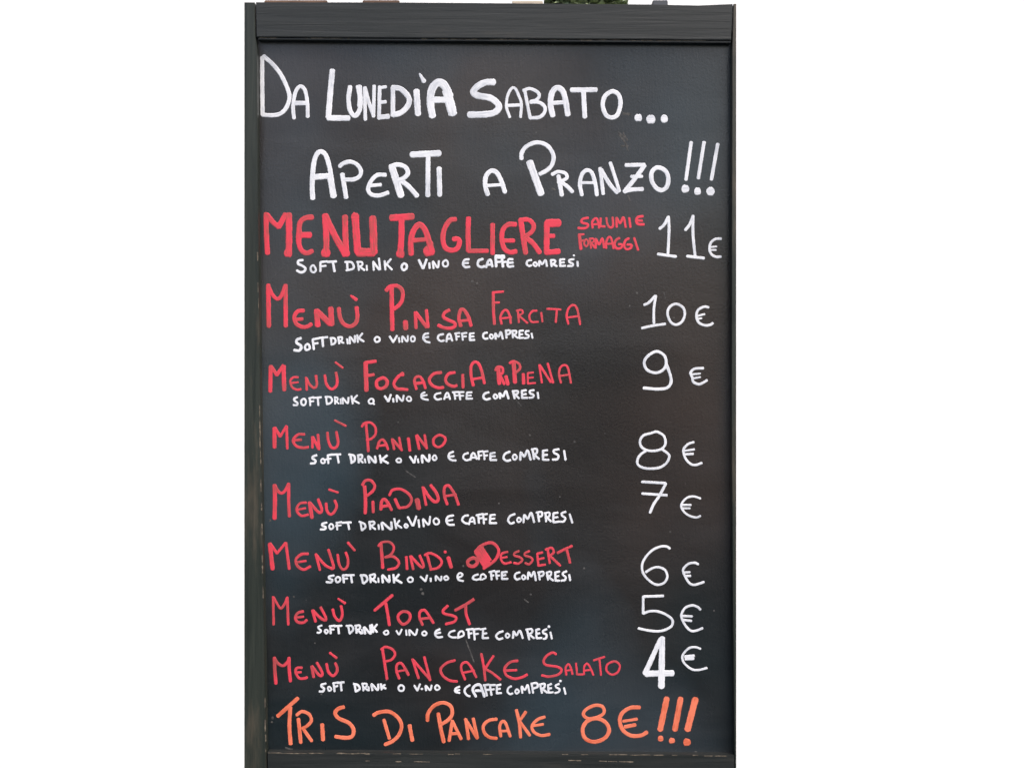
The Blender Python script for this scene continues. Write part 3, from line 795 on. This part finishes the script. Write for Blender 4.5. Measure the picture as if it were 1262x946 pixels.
# bare wood showing along the rubbed edges of the frame
def worn(parent, depth, runs, wid=1.2):
    for (xa, ya, xb, yb, dens) in runs:
        L = math.hypot(xb - xa, yb - ya)
        t = 0.0
        while t < L:
            ln = random.uniform(2, 16)
            if random.random() < dens:
                p0, p1 = t / L, min(1, (t + ln) / L)
                jit = random.uniform(-0.35, 0.35)
                horiz = abs(xb - xa) > abs(yb - ya)
                q = lambda f: (xa + (xb - xa) * f + (0 if horiz else jit), ya + (yb - ya) * f + (jit if horiz else 0))
                k = Ink(depth=depth, thick=0.00008)
                k.stroke(dense([q(p0), q((p0 + p1) / 2), q(p1)], 1.0), wid * random.uniform(0.5, 1.15), rough=0.35)
                sub('worn_edge', k.bm, M_WORN, parent)
            t += ln * random.uniform(0.8, 1.4)

worn(tr, 0.0035, [(320, 47.0, 430, 47.7, 0.6), (520, 48.3, 870, 50.6, 0.75)], 1.3)
worn(ls, 0.0, [(316.6, 250, 318.6, 400, 0.3), (319.8, 500, 324.8, 760, 0.5), (326.4, 860, 327.6, 926, 0.95)], 1.3)
worn(br, 0.0003, [(331, 927.4, 450, 928.0, 0.9), (450, 928.2, 860, 930.0, 0.35), (868, 930.7, 895, 930.9, 0.8), (440, 937, 560, 938.5, 0.25), (690, 936, 780, 938, 0.2)], 1.2)

# ------------------------------------------------------------------ the sliver of things over the top rail
def behind(px0, px1, py_top, depth):
    k = (D + depth) / D
    return (px0 - 631) * .001 * k, (px1 - 631) * .001 * k, H - (py_top - 473) * .001 * k

def post(name, px0, px1, py, depth, mat, label, thick, cat='post'):
    x0, x1, z = behind(px0, px1, py, depth)
    o = bpy.data.objects.new(name, None)
    o.empty_display_size = 0.05
    c = Vector(((x0 + x1) / 2, depth + thick / 2, 0))
    o.location = c
    S.collection.objects.link(o)
    o['label'] = label
    o['category'] = cat
    wd = x1 - x0
    link('shaft', box((c.x, c.y, (z - 0.012) / 2), (wd, thick, z - 0.012), 0.003), mat, o, c)
    link('cap', box((c.x, c.y, z - 0.006), (wd * 1.004, thick * 1.02, 0.012), 0.001), mat, o, c)
    return o

post('timber_post', 326, 403, 0.4, 0.42, M_BROWN, 'wide brown timber top showing over the left end of the top rail', 0.06)
post('timber_post', 447, 492, 0.4, 0.50, M_BROWN, 'narrower brown timber top showing over the rail above the word LUNEDI', 0.06)
post('timber_post', 631, 669, 1.6, 0.50, M_BEIGE, 'beige timber top showing over the rail just left of the green plant', 0.05)
post('metal_post', 804.5, 823, 0.4, 0.46, M_POST, 'dark grey post top showing over the rail right of the green plant', 0.03)

x0, x1, z = behind(670, 774, 0.8, 0.62)
pc = Vector(((x0 + x1) / 2, 0.62, 0))
plant = bpy.data.objects.new('shrub', None)
plant.location = pc
S.collection.objects.link(plant)
plant['label'] = 'leafy green plant whose top shows just over the top rail'
plant['category'] = 'plant'
bm = bmesh.new()
for k in range(9000):
    u = random.random() ** 0.5
    th = random.uniform(0, 6.283)
    zz = random.uniform(0.35, 1) if k > 5500 else random.uniform(0.95, 1.0)
    rr = (x1 - x0) / 2 * (0.95 if zz > 0.6 else 0.6 + zz * 0.55)
    c = Vector((pc.x + rr * u * math.cos(th), pc.y + rr * 0.8 * u * math.sin(th), z * zz - 0.006))
    d = Vector((random.gauss(0, 1), random.gauss(0, 1), random.gauss(0, 0.35))).normalized()
    s_ = d.cross(Vector((random.gauss(0, .4), random.gauss(0, .4), 1))).normalized()
    a1, b1 = d * 0.017, s_ * 0.009
    vs = [bm.verts.new(c + q) for q in (-a1, -a1 * 0.2 + b1, a1, -a1 * 0.2 - b1)]
    for v in vs:
        v.co.x = min(max(v.co.x, x0), x1)
        v.co.z = min(v.co.z, z)
    bm.faces.new(vs)
link('crown', bm, M_LEAF, plant, pc)
bm = bmesh.new()
bmesh.ops.create_cone(bm, segments=10, radius1=0.016, radius2=0.007, depth=z * 0.9, cap_ends=True)
for v in bm.verts:
    v.co += Vector((pc.x, pc.y, z * 0.45))
link('trunk', bm, M_BARK, plant, pc)
